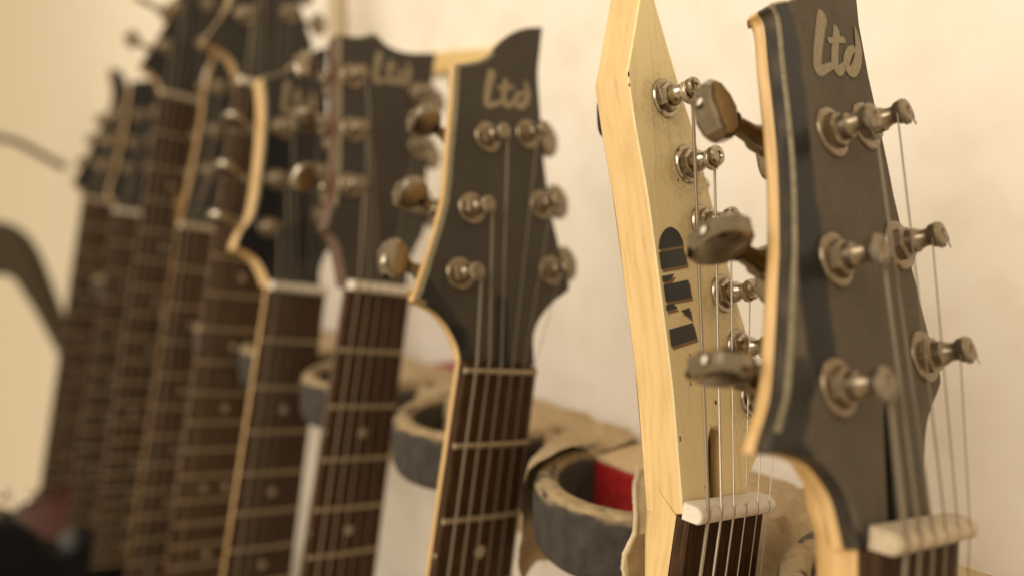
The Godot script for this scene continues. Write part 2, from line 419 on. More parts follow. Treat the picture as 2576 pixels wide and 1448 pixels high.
func neck_parts(root: Node3D, s: Dictionary):
	var len := 0.47; var n := 24
	# fretboard with a slight crown
	var g := Geo.new(); var prev := PackedVector3Array()
	var y0 := 0.0005
	for i in n + 1:
		var y := y0 - (len * i / n); var hw := board_width(-y) * 0.5
		var ring := PackedVector3Array()
		for k in 9:
			var x := -1.0 + 0.25 * k
			ring.append(Vector3(x * hw, y, -0.0009 * x * x))
		ring.append(Vector3(hw, y, -0.0060)); ring.append(Vector3(-hw, y, -0.0060))
		if i > 0:
			for k in ring.size():
				var j := (k + 1) % ring.size()
				g.quad(prev[j], prev[k], ring[k], ring[j])
		else:
			for k in range(1, ring.size() - 1): g.tri(ring[0], ring[k], ring[k + 1])
		prev = ring
	var board := part("fretboard", g.mesh(30.0), s.board, root)
	# neck behind it
	g = Geo.new(); prev = PackedVector3Array()
	var ys := [0.030, 0.020, 0.012, 0.006, 0.0, -0.01, -0.03, -0.06, -0.12, -0.2, -0.3, -0.4]
	var full: float = s.get("neck_depth", 0.0150); var px: float = s.get("neck_pow", 0.85); var pz: float = s.get("neck_zpow", 0.75)
	for i in ys.size():
		var y: float = ys[i]; var hw := board_width(maxf(-y, 0.0)) * 0.5 - 0.0003
		var flare: bool = s.get("flare", false) and y > -0.005
		var fl: float = [0.020, 0.0126, 0.0044, 0.0032, 0.0018][i] if flare and i < 5 else 0.0
		var depth: float = full - maxf(y, 0.0) * 0.16 - full * s.get("thin", 0.0) * smoothstep(0.0, -0.035, y)
		if flare: depth = 0.0156 + y * 0.08
		var sink := 0.006 + y * 0.30 if y > 0.001 else 0.0
		if depth < sink + 0.0005: depth = sink + 0.0005
		var ring := PackedVector3Array()
		for k in 17:
			var a := PI * k / 16.0
			ring.append(Vector3(-(hw + (fl if k < 8 else 0.0)) * signf(cos(a)) * pow(absf(cos(a)), px), y, -0.0059 - sink - (depth - sink) * pow(sin(a), pz)))
		if i > 0:
			for k in 16: g.quad(prev[k], ring[k], ring[k + 1], prev[k + 1])
			g.quad(prev[16], ring[16], ring[0], prev[0])
		prev = ring
	part("neck", g.mesh(40.0), s.neck_mat, root)
	# nut
	if s.get("nut", true):
		g = Geo.new()
		var hw := 0.0217
		var prof := [Vector2(0.0, -0.004), Vector2(0.0, 0.0018), Vector2(0.0004, 0.0027), Vector2(0.0011, 0.0033), Vector2(0.0020, 0.0036), Vector2(0.0030, 0.0036), Vector2(0.0040, 0.0032), Vector2(0.0048, 0.0025), Vector2(0.0053, 0.0016), Vector2(0.0056, 0.0004), Vector2(0.0056, -0.004)]
		var xs := [-hw, -hw + 0.0006]; var cut := [0.0, 0.0]
		for k in 6:
			var x := -0.0175 + 0.007 * k; var sw := 0.00085 - 0.00007 * k
			xs.append_array([x - sw - 0.0001, x - sw, x + sw, x + sw + 0.0001]); cut.append_array([0.0, 0.0013, 0.0013, 0.0])
		xs.append_array([hw - 0.0006, hw]); cut.append_array([0.0, 0.0])
		var c := Vector2(0.0028, 0.0)
		for i in xs.size() - 1:
			for k in prof.size():
				var a: Vector2 = prof[k]; var b: Vector2 = prof[(k + 1) % prof.size()]
				var f0 := 0.88 if i == 0 else 1.0; var f1 := 0.88 if i == xs.size() - 2 else 1.0
				var a0 := c + (a - c) * f0; var b0 := c + (b - c) * f0; var a1 := c + (a - c) * f1; var b1 := c + (b - c) * f1
				a0.y = minf(a0.y, 0.0036 - cut[i]); b0.y = minf(b0.y, 0.0036 - cut[i]); a1.y = minf(a1.y, 0.0036 - cut[i + 1]); b1.y = minf(b1.y, 0.0036 - cut[i + 1])
				g.quad(Vector3(xs[i], a0.x, a0.y), Vector3(xs[i], b0.x, b0.y), Vector3(xs[i + 1], b1.x, b1.y), Vector3(xs[i + 1], a1.x, a1.y))
		for e in [0, xs.size() - 1]:
			for k in range(1, prof.size() - 1):
				var a: Vector2 = c + (prof[0] - c) * 0.88; var b: Vector2 = c + (prof[k] - c) * 0.88; var d: Vector2 = c + (prof[k + 1] - c) * 0.88
				var x: float = xs[e]
				if e == 0: g.tri(Vector3(x, a.x, a.y), Vector3(x, d.x, d.y), Vector3(x, b.x, b.y))
				else: g.tri(Vector3(x, a.x, a.y), Vector3(x, b.x, b.y), Vector3(x, d.x, d.y))
		part("nut", g.mesh(32.0), s.nut_mat, root)
	# frets and dots
	if not MESH.has("fret"):
		var f := Geo.new()
		var pr := [Vector2(-0.0013, -0.001), Vector2(-0.0012, 0.0003), Vector2(-0.0006, 0.0010), Vector2(0.0006, 0.0010), Vector2(0.0012, 0.0003), Vector2(0.0013, -0.001)]
		for i in 8:
			var xa := -0.5 + i / 8.0; var xb := -0.5 + (i + 1) / 8.0
			var za := -0.0036 * xa * xa; var zb := -0.0036 * xb * xb
			for k in 5:
				f.quad(Vector3(xa, pr[k].x, pr[k].y + za), Vector3(xb, pr[k].x, pr[k].y + zb), Vector3(xb, pr[k + 1].x, pr[k + 1].y + zb), Vector3(xa, pr[k + 1].x, pr[k + 1].y + za))
		for e in [-0.5, 0.5]:
			for k in range(1, 5):
				if e < 0: f.tri(Vector3(e, pr[0].x, pr[0].y - 0.0009), Vector3(e, pr[k].x, pr[k].y - 0.0009), Vector3(e, pr[k + 1].x, pr[k + 1].y - 0.0009))
				else: f.tri(Vector3(e, pr[0].x, pr[0].y - 0.0009), Vector3(e, pr[k + 1].x, pr[k + 1].y - 0.0009), Vector3(e, pr[k].x, pr[k].y - 0.0009))
		MESH.fret = f.mesh(50.0)
		var d := Geo.new()
		lathe(d, [[0.0030, -0.001], [0.0030, 0.00025], [0.0, 0.00025]], 16); MESH.dot = d.mesh()
		d = Geo.new()
		lathe(d, [[0.0010, -0.001], [0.0010, 0.00015], [0.0, 0.00015]], 10); MESH.side_dot = d.mesh()
	for f in range(0 if s.get("zero_fret", false) else 1, s.get("frets", 22) + 1):
		var y := fret_at(f, s.scale)
		var w := board_width(y) + 0.0003
		part("fret", MESH.fret, M.fret, board, Transform3D(Basis.from_scale(Vector3(w, 1, 1)), Vector3(0, -y if f > 0 else -0.002, 0)))
	for f in [3, 5, 7, 9, 12, 15, 17, 19, 21]:
		var y := (fret_at(f, s.scale) + fret_at(f - 1, s.scale)) * 0.5
		if f == 12:
			for x in [-0.009, 0.009]: part("position_dot", MESH.dot, M.dot, board, Transform3D(Basis.IDENTITY, Vector3(x, -y, 0)))
		else: part("position_dot", MESH.dot, M.dot, board, Transform3D(Basis.IDENTITY, Vector3(0, -y, 0)))
		part("side_dot", MESH.side_dot, M.dot, board, Transform3D(Basis(Vector3.UP, -PI / 2), Vector3(-board_width(y) * 0.5, -y, -0.0033)))

func string_part(root: Node3D, tilt: float, p: Vector2, side: float, x: float, rad: float, wound: bool, fine: bool, nutz := 0.0030, coil := 3.0, high := 0.0073, mat: Material = null):
	var hb := Basis(Vector3.RIGHT, -deg_to_rad(tilt))
	var g := Geo.new(); var path := PackedVector3Array()
	# loose end and turns round the post
	var pr := 0.0028 + rad
	var steps := int(coil * 14)
	var a1 := PI if side < 0 else 0.0   # leaves the post on its inner side
	a1 = 0.0 if side < 0 else PI
	var spin := -1.0 if side < 0 else 1.0
	var ea := a1 - spin * (coil * TAU)
	path.append(hb * Vector3(p.x + cos(ea) * (pr + 0.0008) + spin * sin(ea) * 0.0012, p.y + sin(ea) * (pr + 0.0008) - spin * cos(ea) * 0.0012, high + 0.0023))
	for k in steps + 1:
		var t := float(k) / steps
		var a := a1 - spin * (1.0 - t) * coil * TAU
		path.append(hb * Vector3(p.x + cos(a) * pr, p.y + sin(a) * pr, lerpf(high + 0.0019, high, t)))
	var nut := Vector3(x, 0.003, nutz)
	var fine_step := 0.00022 if fine else 0.02
	var a := path[-1]
	var seg := maxi(int(a.distance_to(nut) / fine_step), 2)
	for k in range(1, seg + 1): path.append(a.lerp(nut, float(k) / seg))
	var sp := x / 0.0175
	var low := Vector3(sp * 0.0225, -0.46, 0.0052)
	seg = int(0.06 / fine_step) if fine else 2
	for k in range(1, seg + 1): path.append(nut.lerp(low, 0.13 * k / seg))
	path.append(low)
	tube(g, path, rad, 6, 0.13 if (wound and fine) else 0.0)
	part("string", g.mesh(60.0), mat if mat else (M.wound if wound else M.steel), root)

func ribbon(g: Geo, pts: Array, z: float):   # [x, y, width]
	for k in pts.size() - 1:
		var a := Vector2(pts[k][0], pts[k][1]); var b := Vector2(pts[k + 1][0], pts[k + 1][1])
		var d := (b - a).normalized(); var n := Vector2(-d.y, d.x)
		var wa: float = pts[k][2] * 0.5; var wb: float = pts[k + 1][2] * 0.5
		var zz := z + 0.000001 * k
		var q := [a + n * wa, a - n * wa, b - n * wb, b + n * wb]
		g.quad(Vector3(q[0].x, q[0].y, zz), Vector3(q[1].x, q[1].y, zz), Vector3(q[2].x, q[2].y, zz), Vector3(q[3].x, q[3].y, zz))
		for i in 10:
			var a0 := TAU * i / 10.0; var a1 := TAU * (i + 1) / 10.0
			g.tri(Vector3(b.x, b.y, zz + 0.0000005), Vector3(b.x + cos(a0) * wb, b.y + sin(a0) * wb, zz + 0.0000005), Vector3(b.x + cos(a1) * wb, b.y + sin(a1) * wb, zz + 0.0000005))

func ltd_logo(head: Node3D, f: Transform3D, tl: Vector2, br: Vector2):   # brush lettering in the box between two pixels
	var L := [[[0.17, 0.0, 0.16], [0.12, 0.25, 0.15], [0.075, 0.55, 0.135], [0.06, 0.82, 0.13], [0.12, 0.88, 0.11], [0.26, 0.85, 0.085], [0.36, 0.82, 0.07]],
		[[0.47, 0.22, 0.11], [0.44, 0.50, 0.11], [0.42, 0.78, 0.12], [0.49, 0.91, 0.11], [0.58, 0.88, 0.09], [0.66, 0.79, 0.06]],
		[[0.28, 0.42, 0.06], [0.62, 0.42, 0.07]],
		[[0.86, 0.57, 0.06], [0.75, 0.62, 0.10], [0.67, 0.78, 0.11], [0.72, 0.93, 0.11], [0.83, 0.94, 0.12], [0.93, 0.78, 0.13], [0.955, 0.56, 0.12], [0.92, 0.36, 0.08], [0.885, 0.22, 0.02]]]
	var g := Geo.new()
	var a := on_plane(f, tl.x, tl.y); var b := on_plane(f, br.x, tl.y); var c := on_plane(f, tl.x, br.y)
	var w := a.distance_to(b)
	for s in L.size():
		var l := []
		for p in L[s]:
			var q: Vector2 = a + (b - a) * p[0] + (c - a) * p[1]
			l.append(Vector3(q.x, q.y, p[2] * w))
		var fine := []
		for k in l.size() - 1:
			for q in 5:
				var v: Vector3 = l[k].cubic_interpolate(l[k + 1], l[maxi(k - 1, 0)], l[mini(k + 2, l.size() - 1)], q / 5.0)
				fine.append([v.x, v.y, v.z])
		fine.append([l[-1].x, l[-1].y, l[-1].z])
		ribbon(g, fine, 0.0002 + 0.00004 * s)
	part("logo", g.mesh(), M.logo, head)

func body_outline() -> PackedVector2Array:
	var l := []
	for p in [[-0.035, -0.39], [-0.06, -0.40], [-0.10, -0.365], [-0.14, -0.375], [-0.145, -0.44], [-0.12, -0.52], [-0.13, -0.60], [-0.165, -0.69], [-0.15, -0.78], [-0.08, -0.82], [0.0, -0.825], [0.08, -0.82], [0.15, -0.77], [0.165, -0.68], [0.13, -0.58], [0.12, -0.51], [0.14, -0.44], [0.12, -0.40], [0.08, -0.415], [0.04, -0.41]]:
		l.append(Vector3(p[0], p[1], 0))
	return smooth(l, 4)

func guitar(s: Dictionary) -> Node3D:
	var f := frame(s.nut_px, s.z, s.get("yaw", 41.0), s.get("lean", 10.0), s.get("fb", 0.0))
	var tilt: float = s.get("tilt", 13.0)
	var hf := frame(s.nut_px, s.z, s.get("yaw", 41.0), s.get("lean", 10.0), s.get("fb", 0.0) + tilt)
	f.origin += f.basis.z * 0.004
	var root := thing("electric_guitar", s.label, "guitar", f, "guitars leaning in the rack")
	var hx := Transform3D(Basis(Vector3.RIGHT, -deg_to_rad(tilt)), Vector3(0, 0, -0.004))
	var outline: PackedVector2Array = traced(hf, s.outline, s.get("sub", 4))
	var back: PackedVector2Array = traced(hf, s.back, s.get("sub", 4)) if s.has("back") else outline
	var tf: float = s.face_thick; var th: float = s.thick
	var g := Geo.new()
	extrude(g, back, s.core_rings)
	var head := part("headstock", g.mesh(35.0), s.core, root, hx)
	g = Geo.new()
	var edge: float = s.get("edge", 0.0)
	extrude(g, outline, [[0.0, -tf], [0.0, -0.0006]], false, false)
	part("headstock_side", g.mesh(35.0), s.get("side", M.black_dusty), head)
	g = Geo.new()
	if edge > 0.0:
		extrude(g, outline, [[0.0, -0.0006], [edge, 0.0]], true, false)
		var e := Geo.new()
		var o1 := inset(outline, -0.00012); var o2 := inset(outline, edge)
		var on := []; var cnt := outline.size(); var best := 0; var best_at := 0; var run := 0
		for i in cnt: on.append(outline[i].x < 0.0 and minf(outline[i].y, outline[(i + 1) % cnt].y) > s.get("line_from", 0.0))
		for i in cnt * 2:
			run = mini(run + 1, cnt) if on[i % cnt] else 0
			if run > best: best = run; best_at = i - run + 1
		for q in best:
			var i := (best_at + q) % cnt; var j := (i + 1) % cnt
			e.quad(Vector3(o1[i].x, o1[i].y, -0.0008), Vector3(o1[j].x, o1[j].y, -0.0008), Vector3(o1[j].x, o1[j].y, -0.0005), Vector3(o1[i].x, o1[i].y, -0.0005))
			e.quad(Vector3(o1[i].x, o1[i].y, -0.0005), Vector3(o1[j].x, o1[j].y, -0.0005), Vector3(o2[j].x, o2[j].y, 0.00012), Vector3(o2[i].x, o2[i].y, 0.00012))
		part("edge_line", e.mesh(35.0), M.cream, head)
	else:
		extrude(g, outline, [[0.0, -0.0006], [0.0005, 0.0]], true, false)
	part("headstock_face", g.mesh(35.0), s.face, head)
	if s.has("slot_floor"):
		var l: PackedVector2Array = traced(hf, s.slot_floor, 1)
		g = Geo.new(); cap(g, l, -tf + 0.0006, false)
		part("truss_rod_slot", g.mesh(), s.get("slot_mat", M.slot), head)
	if s.has("logo"): ltd_logo(head, hf, s.logo[0], s.logo[1])
	neck_parts(root, s)
	# tuners: pixel of the post foot, pixel of the button, turn of the button
	var order := []
	var bz: float = -th - 0.007
	for t in s.get("tuners", []):
		var p := on_plane(hf, t[0][0], t[0][1])
		var b: Vector2
		if t[1] is Array: b = on_plane(hf, t[1][0], t[1][1], bz)
		else: b = p + Vector2(t[1] * 0.030, 0.0)
		tuner_at(root, hx, tilt, p, b, th, bz, t[2], s.get("tuner_mats", [M.chrome_dust, M.button, M.chrome_dust]), s.get("washer", 1.0))
		order.append(p)
	var xs := [-0.0175, -0.0105, -0.0035, 0.0035, 0.0105, 0.0175]
	var rads := [0.00062, 0.00050, 0.00038, 0.00026, 0.00021, 0.00017]
	for k in s.get("strings", []):   # [string 0..5, tuner index]
		var p: Vector2 = order[k[1]]
		string_part(root, tilt, p, s.get("string_side", -1.0 if p.x < 0.006 else 1.0), xs[k[0]], rads[k[0]], k[0] < 3, s.get("fine", false), s.get("nutz", 0.0030), k[2] if k.size() > 2 else 2.6, s.get("string_high", 0.0073), null if s.get("fine", false) else M.string_dusty)
	if s.get("body", true):
		g = Geo.new()
		extrude(g, body_outline(), [[0.006, -0.05], [0.0, -0.044], [0.0, -0.014], [0.006, -0.008]])
		part("body", g.mesh(40.0), s.get("body_mat", M.black), root, Transform3D(Basis.IDENTITY, Vector3(0, s.get("body_y", -0.05), 0)))
	for q in s.get("knobs", []):
		var kp := on_plane(f, q[0], q[1], -0.004)
		g = Geo.new(); lathe(g, [[0.0085, -0.006], [0.0085, 0.004], [0.0070, 0.0075], [0.004, 0.009], [0.0, 0.0095]], 20)
		part("knob", g.mesh(60.0), M.polished, root, Transform3D(Basis.IDENTITY, Vector3(kp.x, kp.y, -0.004)))
	return root

func tuner_at(root: Node3D, hx: Transform3D, tilt: float, p: Vector2, b: Vector2, th: float, bz: float, turn: float, mats: Array, ws := 1.0):
	var before := root.get_child_count()
	tuner(root, tilt, p, b, th, bz, turn, mats, ws)
	root.get_child(before).position += hx.origin

# ---------------------------------------------------------------- the scene
func _ready():
	set_view()
	make_materials()
	build_setting()
	build_rack()
	build_guitars()
	build_far_things()

func set_view():
	var cam := Camera3D.new(); cam.name = "camera"
	cam.position = EYE; cam.rotation_degrees = Vector3(PITCH, 0, 0)
	cam.fov = rad_to_deg(2.0 * atan(CY / FPX)); cam.near = 0.02; cam.far = 60.0
	var at := CameraAttributesPhysical.new()
	at.frustum_focal_length = 28.0; at.exposure_aperture = 4.2; at.frustum_focus_distance = 0.257
	at.frustum_near = 0.02; at.frustum_far = 60.0
	cam.attributes = at
	add_child(cam)
	cam.fov = rad_to_deg(2.0 * atan(CY / FPX))
	cam.current = true
	var we := WorldEnvironment.new(); we.name = "surroundings"
	var e := Environment.new()
	e.background_mode = Environment.BG_COLOR; e.background_color = Color(0.915, 0.83, 0.685)
	e.background_energy_multiplier = 1.0
	e.tonemap_mode = Environment.TONE_MAPPER_LINEAR; e.tonemap_exposure = 1.07
	e.sdfgi_enabled = true; e.ssao_enabled = true; e.ssil_enabled = true
	we.environment = e; add_child(we)
	lamp("ceiling_lamp", rack(-1.0, 0.28, 0.70), rack(0.28, 0.36, -0.05), Vector2(1.3, 0.9), 1.82, Color(1.0, 0.975, 0.945))

func lamp(called: String, at: Vector3, to: Vector3, size: Vector2, energy: float, col: Color):
	var l := AreaLight3D.new(); l.name = called
	l.area_size = size; l.light_energy = energy; l.light_color = col
	l.area_range = 12.0; l.area_attenuation = 2.0; l.shadow_enabled = true
	add_child(l)
	l.look_at_from_position(at, to, Vector3.UP)

func structure(called: String, m: Mesh, mat: Material, xf := Transform3D.IDENTITY) -> MeshInstance3D:
	var o := part(called, m, mat, self, xf)
	o.set_meta("kind", "structure")
	return o

func rack_basis() -> Basis:   # x along the rack, y up, z out of the wall
	var ya := deg_to_rad(RACK_YAW)
	return Basis(Vector3(-sin(ya), 0, -cos(ya)), Vector3.UP, Vector3(-cos(ya), 0, sin(ya)))

const WALL := 0.345

func on_wall(x: float, y: float, off := 0.0) -> Vector2:   # (along the rack, height above the eye)
	var b := rack_basis(); var d := ray(x, y)
	var p := d * ((WALL - off) / -d.dot(b.z))
	return Vector2(p.dot(b.x), p.y)

func build_setting():
	var b := rack_basis()
	var g := Geo.new(); box(g, Vector3(-1.5, -3.2, -0.10), Vector3(7.5, 1.6, 0.0))
	structure("wall", g.mesh(), M.wall, Transform3D(b, rack(WALL, 0, 0)))
	# wooden strips fixed to the wall
	g = Geo.new(); var strip := PackedVector2Array()
	for c in [[985, 146], [1262, 122], [1262, 172], [985, 197]]: strip.append(on_wall(c[0], c[1]))
	if Geometry2D.is_polygon_clockwise(strip): strip.reverse()
	extrude(g, strip, [[0.0, 0.0], [0.0, 0.007], [0.001, 0.008]])
	tag(part("wooden_batten", g.mesh(), M.batten, self, Transform3D(b, rack(WALL, 0, 0))), "pale yellow wooden strip running level along the wall behind the headstocks", "batten")
	var p := on_wall(836, 40); var q := on_wall(872, 40)
	g = Geo.new(); box(g, Vector3(q.x, p.y - 0.03, 0.0), Vector3(p.x, p.y + 0.9, 0.006), 0.001)
	tag(part("wall_strip", g.mesh(), M.cloth_pale, self, Transform3D(b, rack(WALL, 0, 0))), "pale upright strip fixed to the wall above the crown-topped headstock", "strip")

const RAIL_Y := -0.126
const RAIL_W := 0.250
const HOOPS := [0.104, 0.227, 0.350, 0.476, 0.598, 0.720, 0.844, 0.966, 1.088, 1.210]

func build_rack():
	var b := rack_basis()
	# the red rail and its foam loops are one rack
	var root := thing("guitar_rack", "red metal rack rail with dusty dark foam loops between the guitar necks", "rack", Transform3D(b, rack(RAIL_W, 0.0, RAIL_Y)))
	var g := Geo.new()
	var pr := [[0.0, -0.036], [0.0, -0.0015], [-0.0015, 0.0], [-0.0225, 0.0], [-0.024, -0.0015], [-0.024, -0.036]]   # z, y
	for k in pr.size():
		var a: Array = pr[k]; var c: Array = pr[(k + 1) % pr.size()]
		g.quad(Vector3(-0.35, a[1], a[0]), Vector3(1.6, a[1], a[0]), Vector3(1.6, c[1], c[0]), Vector3(-0.35, c[1], c[0]))
	for k in range(1, pr.size() - 1):
		g.tri(Vector3(-0.35, pr[0][1], pr[0][0]), Vector3(-0.35, pr[k][1], pr[k][0]), Vector3(-0.35, pr[k + 1][1], pr[k + 1][0]))
		g.tri(Vector3(1.6, pr[0][1], pr[0][0]), Vector3(1.6, pr[k + 1][1], pr[k + 1][0]), Vector3(1.6, pr[k][1], pr[k][0]))
	part("rail", g.mesh(20.0), M.red, root)
	for x in [-0.2, 0.5, 1.2]:
		g = Geo.new(); box(g, Vector3(x - 0.015, -0.03, -(WALL - RAIL_W)), Vector3(x + 0.015, -0.006, -0.0235))
		part("bracket", g.mesh(), M.red, root)
	g = Geo.new()
	var n := 40; var prev := PackedVector3Array(); var pu := 0.0
	var sec := PackedVector2Array(); var m := 28
	for k in m:
		var a := TAU * k / m
		sec.append(Vector2(0.0060 * signf(cos(a)) * pow(absf(cos(a)), 0.62), 0.0150 * signf(sin(a)) * pow(absf(sin(a)), 0.62)))
	var wob := noise(77, 60.0, 2)
	for i in n + 1:
		var t := float(i) / n
		var a := lerpf(-0.2, PI + 0.2, t) ; var c: Vector2; var nrm: Vector2
		var ac := clampf(a, 0.0, PI)
		c = Vector2(cos(ac) * 0.0455, sin(ac) * 0.0500); nrm = Vector2(cos(ac) / 0.0455, sin(ac) / 0.0500).normalized()
		if a < 0.0: c.y = a * 0.046
		if a > PI: c.y = -(a - PI) * 0.046
		var ring := PackedVector3Array()
		for k in m:
			var wv := 1.0 + 0.015 * wob.get_noise_2d(t * 0.3, k * 0.004)
			var o := c + nrm * sec[k].x * wv
			ring.append(Vector3(o.x, -0.0095 + sec[k].y * wv, o.y))
		if i > 0:
			for k in m:
				var j := (k + 1) % m
				g.quad(prev[k], prev[j], ring[j], ring[k], Vector2(pu, float(k) / m), Vector2(pu, float(k + 1) / m), Vector2(t, float(k + 1) / m), Vector2(t, float(k) / m))
		prev = ring; pu = t
	var loop := g.mesh(50.0)
	for r in HOOPS:
		part("foam_loop", loop, M.foam, root, Transform3D(Basis.IDENTITY, Vector3(r, 0.0005, 0.0)))
	# cloths laid over the rail and over the arms of the loops
	g = Geo.new()
	drape(g, [0.268, 1.58], [0.255, 1.58], 51, 330, over_hoops, 0.052)
	tag(part("cloth", g.mesh(70.0), M.cloth, self), "tan cloth draped along the rail behind the swoosh-topped headstock", "cloth")
	g = Geo.new()
	var over := func(r): return 0.245 - 0.053 * smoothstep(0.1805, 0.1835, r)
	var hem := drape(g, [0.150, 0.2415], [0.146, 0.1850], 61, 70, over, 0.075)
	var near := part("cloth", g.mesh(70.0), M.cloth, self)
	tag(near, "tan cloth with ragged hem draped over the rail beside the natural maple neck", "cloth")
	var thick := PackedVector3Array()
	for k in hem.size() - 1:
		for i in 4: thick.append(hem[k].lerp(hem[k + 1], i / 4.0))
	g = Geo.new(); tube(g, thick, 0.0010, 7, 0.06)
	part("hem", g.mesh(60.0), M.cloth_pale, near)
	g = Geo.new()
	drape(g, [-0.12, 0.118], [-0.12, 0.112], 71, 60, func(_r): return 0.246, 0.03, 0.268)
	tag(part("cloth", g.mesh(70.0), M.cloth, self), "tan cloth folded over the rail behind the nearest dusty black guitar", "cloth")
	g = Geo.new(); box(g, Vector3(0.13, 0.0, -0.034), Vector3(0.30, 0.0016, -0.0004), 0.0004)
	tag(part("cardboard_strip", g.mesh(), M.card, self, Transform3D(b, rack(RAIL_W, 0.0, RAIL_Y))), "bare tan cardboard strip on the red rail between two cloths", "cardboard")

func over_hoops(r: float) -> float:   # the cloth also covers the far arm of the hoop beside it
	var w := 0.246
	var d: float = r - HOOPS[1]
	if d > 0.016 and d < 0.052: w = minf(w, RAIL_W - 0.058 * sqrt(maxf(1.0 - pow(d / 0.053, 2.0), 0.0)) * smoothstep(0.016, 0.024, d))
	return w

# a cloth over the rail: rb and rf are its ends along the rack at the back and at the front, over(r) the reach of its front fold; gives back its far edge
func drape(g: Geo, rb: Array, rf: Array, sd: int, n: int, over: Callable, hang: float, wback := 0.288) -> PackedVector3Array:
	var n1 := noise(sd, 9.0, 3); var n2 := noise(sd + 1, 60.0, 2)
	var prev := PackedVector3Array()
	for i in n + 1:
		var s := float(i) / n; var ring := PackedVector3Array()
		for k in 34:
			var bl := clampf((k - 10) / 8.0, 0.0, 1.0)
			var r := lerpf(lerpf(rb[0], rb[1], s), lerpf(rf[0], rf[1], s), bl)
			var front: float = over.call(lerpf(rf[0], rf[1], s))
			var w: float; var y: float
			var lift := 0.0070 * smoothstep(0.244, 0.225, front)
			if k <= 10:
				w = lerpf(wback, 0.252, k / 10.0); y = -0.1245 + 0.0015 * sin(k * 0.4)
			elif k <= 18:
				var q := (k - 10) / 8.0
				w = lerpf(0.252, front, q); y = -0.1238 + lift * smoothstep(0.0, 0.45, q) - 0.0022 * pow(q, 4.0)
			else:
				var q := (k - 18) / 15.0
				w = front - 0.0022 * sin(q * 2.5) - 0.0006; y = -0.126 + lift - hang * q
			var e := 0.0016 + 0.0028 * n1.get_noise_2d(r * 1.8, k * 0.02) + 0.0006 * n2.get_noise_2d(r, k * 0.02)
			var fold := 0.0028 * exp(-pow((r - 0.284 - 0.0012 * k) / 0.0035, 2.0)) + 0.0030 * exp(-pow((r - 0.178 + 0.0011 * k) / 0.0030, 2.0)) + 0.0025 * exp(-pow((r - 0.315 - 0.0016 * k) / 0.005, 2.0))
			if k <= 18: y += e + fold
			else: w -= e + fold * 0.5
			ring.append(rack(w, r + 0.0016 * n1.get_noise_2d(k * 0.03, 40.0 + s), y))
		if i > 0:
			for k in 33: g.quad(prev[k], ring[k], ring[k + 1], prev[k + 1])
		prev = ring
	return prev

